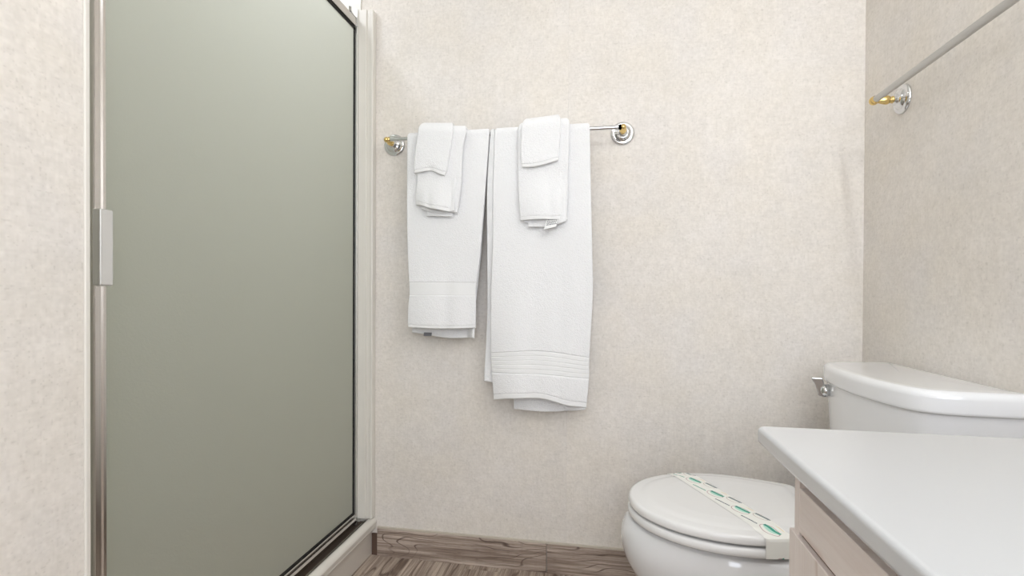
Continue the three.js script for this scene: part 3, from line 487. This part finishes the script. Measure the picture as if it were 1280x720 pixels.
{ /* paper band across the lid */
  const N = lidOut.length;
  const inside = (x, z) => { let c = false; for (let i = 0, j = N - 1; i < N; j = i++) { const a = lidOut[i], b = lidOut[j]; if ((a[1] > z) !== (b[1] > z) && x < (b[0] - a[0]) * (z - a[1]) / (b[1] - a[1]) + a[0]) c = !c; } return c; };
  const dist = (x, z) => { let m = 9; for (let i = 0; i < N; i++) { const a = lidOut[i], b = lidOut[(i + 1) % N], dx = b[0] - a[0], dz = b[1] - a[1], k = clamp01(((x - a[0]) * dx + (z - a[1]) * dz) / (dx * dx + dz * dz)); m = Math.min(m, Math.hypot(x - a[0] - k * dx, z - a[1] - k * dz)); } return m; };
  const A = [0.391, 0.920], B = [0.920, -0.391], O = [0.2263, -1.4522], half = 0.030;
  const col = (tt) => {                                              // one lengthwise line of the band: where it crosses the lid's edge
    const pt = (s) => [O[0] + A[0] * s + B[0] * tt, O[1] + A[1] * s + B[1] * tt];
    let lo = -0.3, hi = 0.1; for (let k = 0; k < 40; k++) { const m = (lo + hi) / 2; inside(...pt(m)) ? hi = m : lo = m; } const s0 = hi;
    lo = 0.15; hi = 0.6; for (let k = 0; k < 40; k++) { const m = (lo + hi) / 2; inside(...pt(m)) ? lo = m : hi = m; } const s1 = lo;
    return { pt, s0, s1 };
  };
  const nu = 10, nt = 90, nd = 7, cols = []; for (let i = 0; i <= nu; i++) cols.push(col(lerp(-half, half, i / nu)));
  const S0 = -0.12, SL = 0.56;
  const g = gridMesh(nu, nt + 2 * nd, (i, j) => {
    const c = cols[i], e = 0.0022; let p, s;
    if (j < nd) { const q = c.pt(c.s0 - e); const y = lerp(0.396, 0.4350, j / nd); p = [q[0], y, q[1]]; s = c.s0 - e - (0.4395 - y); }
    else if (j > nd + nt) { const q = c.pt(c.s1 + e), k = (j - nd - nt) / nd, y = lerp(0.4350, 0.3965, k); p = [q[0], y, q[1] + 0.0015 * k]; s = c.s1 + e + (0.4395 - y); }
    else { s = lerp(c.s0 - e, c.s1 + e, (j - nd) / nt); const q = c.pt(s), d = inside(...q) ? dist(...q) : 0; p = [q[0], sideStep(Math.max(d, 0.0035)) + 0.0007, q[1]]; }
    return { p, uv: [i / nu, (s - S0) / SL] };
  });
  const cv = document.createElement('canvas'); cv.width = 224; cv.height = 2048; const x = cv.getContext('2d'), sx = 224 / 0.06, sy = 2048 / SL;
  x.fillStyle = '#f7f7f1'; x.fillRect(0, 0, 224, 2048);
  const r = rng(9);
  const mark = (s, t, fn) => { x.save(); x.translate((t + half) * sx, 2048 - (s - S0) * sy); x.rotate(-Math.PI / 2 + 0.17); x.scale(sy, sx); fn(); x.restore(); };      // local x runs along the band
  for (let k = -2; k < 6; k++) {
    const s = k * 0.0963;
    mark(s, 0, () => {                                               // green tab over a thin oval
      x.lineWidth = 0.0018; x.strokeStyle = '#c2aaa9'; x.beginPath(); x.ellipse(0.021, -0.004, 0.023, 0.0135, 0, 0, Math.PI * 2); x.stroke();
      x.fillStyle = '#bfe6d8'; x.beginPath(); x.ellipse(0.021, -0.001, 0.018, 0.008, 0, Math.PI, Math.PI * 2); x.fill();
      x.fillStyle = '#49b497'; x.fillRect(0, -0.001, 0.042, 0.0076); x.fillStyle = '#3b7f78'; x.fillRect(0, 0.001, 0.007, 0.0042); for (let q = 0.009; q < 0.04; q += 0.0042) x.fillRect(q, 0.001, 0.0026, 0.0028);
    });
    if (s < 0.25) mark(s + 0.047, -0.0175, () => { x.fillStyle = k < 1 ? '#4d9c8a' : '#5d6670'; for (let q = 0; q < 0.042;) { const w = 0.002 + r() * 0.003; x.fillRect(q, -0.0016, w, 0.0034 + r() * 0.0008); q += w + 0.0008; } });
    if (s < 0.25) mark(s + 0.0448, 0.0200, () => {
      x.lineWidth = 0.0014; x.strokeStyle = '#c3b3ac'; x.beginPath(); x.ellipse(0.018, -0.002, 0.019, 0.010, 0, 0, Math.PI * 2); x.stroke();
      x.fillStyle = '#aeb8b4'; x.fillRect(0, -0.002, 0.038, 0.0072); x.fillStyle = '#55606a'; for (let q = 0; q < 0.037; q += 0.0046) x.fillRect(q, 0.0002, 0.0034, 0.0042);
    });
    mark(s + 0.012, 0.0215, () => { x.fillStyle = '#ecd9a0'; x.fillRect(0, 0, 0.022, 0.0012); x.fillStyle = '#e2bfae'; x.fillRect(0.004, 0.0022, 0.014, 0.0008); });
  }
  const tx = new THREE.CanvasTexture(cv); tx.colorSpace = THREE.SRGBColorSpace;
  const m = mesh('paper_band', g, std({ map: tx, roughness: 0.6, side: THREE.DoubleSide }), scene);
  m.userData = { label: 'white paper hygiene strip with green and grey print wrapped across the toilet lid', category: 'paper strip' };
}

/* ---------------------------------------------------------------- vanity */
{
  const t = thing('vanity_cabinet', 'pale whitewashed wood vanity cabinet under the white countertop, with drawer front and doors', 'cabinet', [0.24, 0, -0.708]);
  const P = (n, g, m) => mesh(n, g.translate(-0.24, 0, 0.708), m, t);
  P('carcass', box(0.262, XR - 0.001, 0.09, 0.7360, -0.706, 0.345), M.cabinet);
  P('end_panel', uvSpin(box(0.2400, 0.2600, 0.09, 0.7360, -0.708, -0.692, 0.0008, 1), 0.2, 0.1, true), M.cabinet);
  P('toe_kick', box(0.32, XR - 0.001, 0, 0.09, -0.69, 0.34), M.cabinetDark);
  P('drawer_front', uvSpin(box(0.2400, 0.2600, 0.6455, 0.7010, -0.6915, -0.05, 0.0012, 2), 0.2, 0.4), M.cabinet);
  P('drawer_front', uvSpin(box(0.2400, 0.2600, 0.6455, 0.7010, -0.047, 0.345, 0.0012, 2), 0.9, 0.6), M.cabinet);
  P('panel_strip', box(0.2440, 0.2600, 0.6390, 0.6455, -0.7075, 0.345), M.cabinetDark);
  P('door', uvSpin(box(0.2370, 0.2600, 0.10, 0.6400, -0.7175, -0.37, 0.0015, 2), 0.6, 0.1, true), M.cabinet);
  P('door', uvSpin(box(0.2370, 0.2600, 0.10, 0.6400, -0.367, -0.01, 0.0015, 2), 0.1, 0.8, true), M.cabinet);
  P('door', uvSpin(box(0.2370, 0.2600, 0.10, 0.6400, -0.007, 0.345, 0.0015, 2), 0.4, 0.5, true), M.cabinet);
  const c = thing('countertop', 'glossy white vanity countertop with rounded front edge in the lower right', 'countertop', [0.4, 0.738, -0.4]);
  const sh = new THREE.Shape(), x0 = 0.2083, x1 = XR - 0.0005, z0 = -0.764, z1 = 0.36, rr = 0.006, bv = 0.006;
  const a = x0 + bv, b = x1, d0 = z0 + bv, d1 = z1 - bv;
  sh.moveTo(a + rr, -d0); sh.lineTo(b - bv, -d0); sh.lineTo(b - bv, -d1); sh.lineTo(a, -d1); sh.lineTo(a, -d0 - rr); sh.quadraticCurveTo(a, -d0, a + rr, -d0);
  const g = new THREE.ExtrudeGeometry(sh, { depth: 0.0235 - 2 * 0.006, bevelEnabled: true, bevelSize: bv, bevelThickness: 0.006, bevelSegments: 8, curveSegments: 8 }).rotateX(-Math.PI / 2).translate(0, 0.7365 + 0.006, 0);
  mesh('slab', g.translate(-0.4, -0.738, 0.4), M.counter, c);
  mesh('backsplash', box(XR - 0.018, XR - 0.0005, 0.7605, 0.86, z0 + 0.004, z1 - 0.004, 0.004).translate(-0.4, -0.738, 0.4), M.counter, c);
}
{
  const m = thing('unseen_wall_mirror', 'unseen frameless mirror on the right-hand wall, reflecting light over the vanity', 'mirror', [XR, 0.88, -0.2]);  // mirror out of view, sends vanity light back into the room
  mesh('mirror_glass', box(-0.006, -0.0005, 0, 0.95, -0.54, 0.54, 0.001, 1), M.mirror, m);
  const l = thing('vanity_light', 'chrome vanity light bar with four white globes above the mirror', 'light', [XR, GLOBE_Y, -0.37]);
  mesh('back_plate', box(-0.03, -0.0005, -0.055, 0.055, -0.36, 0.36, 0.004), M.chrome, l);
  const gl = std({ color: 0xffffff, emissive: 0xfff2df, emissiveIntensity: 2.5, roughness: 0.4 });
  for (const z of GLOBE_Z) {
    mesh('socket', new THREE.CylinderGeometry(0.02, 0.024, 0.05, 24).rotateZ(Math.PI / 2).translate(-0.055, 0, z + 0.37), M.chrome, l);
    const b = mesh('globe', new THREE.SphereGeometry(GLOBE_R, 32, 20).translate(GLOBE_X - XR, 0, z + 0.37), gl, l); b.castShadow = false;
  }
  const k = UNSEEN_SHOWER_LAMP, sl = thing('unseen_shower_light', 'unseen small square ceiling light over the shower stall, brightening the frosted glass', 'light', [k.x, YC, k.z]);
  mesh('frame', box(-k.w / 2 - 0.02, k.w / 2 + 0.02, k.y + 0.006 - YC, -0.0005, -k.d / 2 - 0.02, k.d / 2 + 0.02, 0.004), M.enamel, sl);
  mesh('diffuser', box(-k.w / 2, k.w / 2, k.y + 0.003 - YC, k.y + 0.008 - YC, -k.d / 2, k.d / 2, 0.002, 1), std({ color: 0xffffff, emissive: 0xfffaf2, emissiveIntensity: 2.0, roughness: 0.5 }), sl);
  const c = UNSEEN_CEIL_LAMP, cl = thing('unseen_ceiling_light', 'unseen square white ceiling light behind the camera, lighting the room', 'light', [c.x, YC, c.z]);
  mesh('frame', box(-c.w / 2 - 0.02, c.w / 2 + 0.02, c.y + 0.008 - YC, -0.0005, -c.d / 2 - 0.02, c.d / 2 + 0.02, 0.006), M.enamel, cl);
  mesh('diffuser', box(-c.w / 2, c.w / 2, c.y + 0.004 - YC, c.y + 0.012 - YC, -c.d / 2, c.d / 2, 0.002, 1), std({ color: 0xffffff, emissive: 0xfffaf2, emissiveIntensity: 2.0, roughness: 0.5 }), cl);
}

renderer.render(scene, camera);
